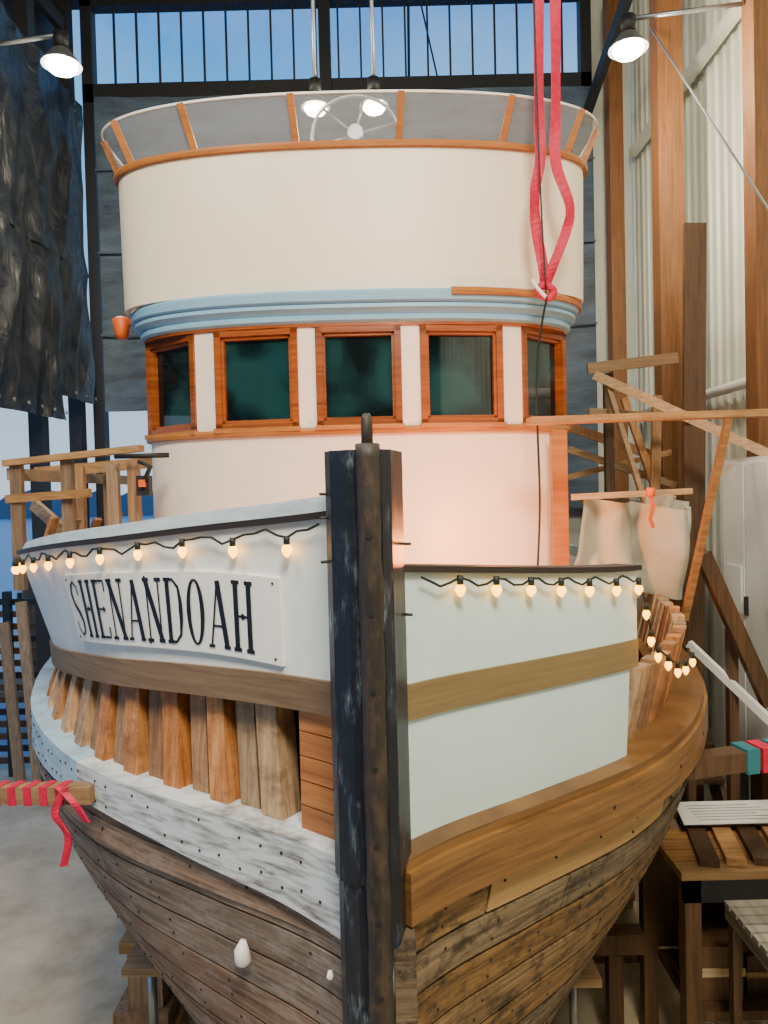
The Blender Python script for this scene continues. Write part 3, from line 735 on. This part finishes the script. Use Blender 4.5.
# stairs right
mb=MB()
for i in range(9):
    y=7.55-.2*i; z=2.6-.24*i; mb.box((2.42,y-.2,z),(2.90,y+.05,z+.04),'darkboard',.2)
for x in (2.40,2.90): mb.beam((x,7.7,2.75),(x,5.7,.35),.05,.22,'darkboard',r=.9)
mb.build('wooden_stairs')
mb=MB(); mb.beam((2.42,5.9,2.73),(2.95,4.95,2.02),.04,.06,'white'); mb.beam((2.42,5.9,2.7),(2.42,5.9,0),.06,.06,'darkboard'); mb.beam((2.95,4.98,2.0),(2.95,4.98,1.65),.05,.05,'darkboard')
mb.build('stair_handrail')
mb=MB(); mb.beam((2.30,5.35,3.50),(2.85,5.5,2.35),.05,.12,'darkboard',r=1); mb.beam((2.62,5.6,2.9),(2.62,5.6,0),.07,.07,'darkboard'); mb.build('diagonal_brace_board')
mb=MB(); mb.box((3.04,5.4,1.7),(3.2,6.6,4.22),'wpanel')
for y in (5.4,5.8,6.2): mb.box((3.02,y+.015,1.75),(3.045,y+.385,4.17),'wpanel'); mb.box((2.99,y+.34,2.9),(3.02,y+.36,3.06),'dark')
mb.box((3.012,6.25,2.9),(3.02,6.5,3.3),'paper'); mb.box((3.05,5.42,0),(3.18,5.5,1.7),'dark'); mb.box((3.05,6.5,0),(3.18,6.58,1.7),'dark')
mb.build('white_cabinet')
mb=MB()
for i in range(6): mb.box((1.78,4.5+i*.15,1.56),(2.9,4.64+i*.15,1.61),'lumber')
for x,y in ((1.85,4.55),(2.83,4.55),(1.85,5.3),(2.83,5.3)): mb.box((x-.05,y-.05,0),(x+.05,y+.05,1.56),'darkboard',.9)
mb.box((1.8,4.5,1.42),(2.88,4.55,1.56),'dark'); mb.box((1.9,4.6,.6),(2.78,5.25,.66),'darkboard'); mb.box((1.85,5.28,.66),(2.8,5.32,1.4),'darkboard')
mb.build('workbench')
mb=MB()
for x,y,z,a,b_,c in ((1.95,4.7,.665,.3,.3,.35),(2.3,4.75,.665,.4,.35,.25),(2.35,4.8,.92,.3,.25,.2)):
    mb.box((x,y,z),(x+a,y+b_,z+c),'darkboard'); mb.box((x-.01,y-.01,z+c*.45),(x+a+.01,y,z+c*.6),'lumber')
mb.build('parts_crates')
mb=MB(); mb.hexa([(1.98,4.95,1.70),(2.85,4.95,1.70),(2.88,5.3,1.70),(2.05,5.3,1.70),(1.98,4.95,1.708),(2.85,4.95,1.708),(2.88,5.3,1.708),(2.05,5.3,1.708)],'paper'); mb.box((2.05,5.0,1.662),(2.85,5.25,1.70),'darkboard')
for i in range(6): mb.box((2.1,5.0+.045*i,1.7085),(2.7-.08*(i%3),5.006+.045*i,1.7095),'bung')
mb.build('plan_drawing')
mb=MB()
for i in range(4): mb.beam((1.98+.17*i,4.56,1.635),(2.15+.17*i,5.3,1.635),.12,.045,'lumber' if i%2 else 'darkboard')
mb.build('board_offcuts')
mb=MB(); M['graywood']=wood('gray_pallet_wood',(122,118,106),(166,162,148),'y',.7,1.1)
for i in range(9): mb.box((1.98,3.62+i*.085,1.48),(2.75,3.62+i*.085+.065,1.51),'graywood')
for x in (2.0,2.35,2.7): mb.box((x,3.6,1.38),(x+.05,4.4,1.48),'graywood')
for x in (2.0,2.7):
    for y in (3.62,4.3): mb.box((x,y,0),(x+.05,y+.06,1.38),'darkboard')
mb.build('slatted_stand')
mb=MB()
for i in range(3):
    for j in range(4): mb.beam((1.95+.13*i,6.8+.1*R(),.06+.1*j),(1.93+.13*i,9.4,.06+.1*j),.11,.08,'darkboard' if R()<.6 else 'lumberv')
mb.build('lumber_pile')
def stand(x,y,h):
    mb=MB(); M.setdefault('bluesteel',plain('blue_steel',(96,116,140),.5,.3))
    for a in range(3):
        t=a*2.094+.4; mb.beam((x,y,h-.45),(x+.36*math.cos(t),y+.36*math.sin(t),0.02),.05,.05,'bluesteel')
    mb.tube([(x,y,h-.5),(x,y,h)],.028,'steel',10); mb.box((x-.14,y-.14,h),(x+.14,y+.14,h+.05),'lumber'); mb.build('boat_stand')
stand(-1.52,4.55,1.1); stand(1.1,4.5,1.0); stand(-1.9,6.4,1.0); stand(1.55,6.3,1.0)
for y in (3.0,5.0,7.0,9.0):
    mb=MB(); c=cx(6)
    mb.box((c-.5,y,0),(c+.5,y+.2,.17),'lumber'); mb.box((c-.45,y+.02,.17),(c+.45,y+.18,.35),'darkboard'); mb.build('keel_block')
mb=MB(); mb.beam((.9,5.15,.80),(1.75,5.15,.80),.14,.14,'darkboard'); mb.beam((1.0,5.5,.5),(1.9,5.5,.5),.12,.12,'darkboard')
mb.box((1.5,5.1,0),(1.6,5.2,.73),'darkboard'); mb.box((1.6,5.45,0),(1.7,5.55,.44),'darkboard')
mb.build('cross_timbers')
mb=MB()
mb.box((-2.1,5.2,0),(-1.6,5.6,.14),'lumber'); mb.box((-2.05,5.25,.14),(-1.65,5.55,.28),'frames'); mb.box((-1.95,5.3,.28),(-1.70,5.5,.7),'lumberv'); mb.box((-2.0,5.28,.7),(-1.66,5.52,.78),'lumber')
mb.tube([(-2.25,5.0,0),(-2.25,5.0,.22)],.12,'dark',18)
mb.tube([(-2.25,5.0,.22),(-2.25,5.0,.25)],.125,'white',18); mb.build('floor_blocks')
# ---------------------------------------------------------------- world + camera
w=bpy.data.worlds.new('World'); bpy.context.scene.world=w; w.use_nodes=True; nt=w.node_tree
bgn=nt.nodes['Background']; tc=nt.nodes.new('ShaderNodeTexCoord'); sp_=nt.nodes.new('ShaderNodeSeparateXYZ')
nt.links.new(tc.outputs['Generated'],sp_.inputs[0])
r=ramp(nt,sp_.outputs['Z'],[(.0,lin((186,204,220))),(.2,lin((150,186,216))),(.46,lin((84,166,232))),(.56,lin((40,122,214)))])
nz=nt.nodes.new('ShaderNodeTexNoise'); nz.inputs['Scale'].default_value=5; nz.inputs['Detail'].default_value=6
nt.links.new(tc.outputs['Generated'],nz.inputs['Vector'])
r2=ramp(nt,nz.outputs['Fac'],[(.45,(0,0,0,1)),(.75,(.3,.3,.3,1))])
nt.links.new(mix(nt,r2.outputs['Color'],r.outputs['Color'],lin((190,220,244))),bgn.inputs['Color']); bgn.inputs['Strength'].default_value=1.5
cam=bpy.data.cameras.new('camera'); cam.lens=26; cam.sensor_width=36; cam.clip_end=600
co=bpy.data.objects.new('camera',cam); bpy.context.scene.collection.objects.link(co); co.location=(0,0,4)
co.rotation_euler=(Matrix.Rotation(math.radians(88.5),3,'X')@Matrix.Rotation(math.radians(-1.4),3,'Z')).to_euler()
bpy.context.scene.camera=co
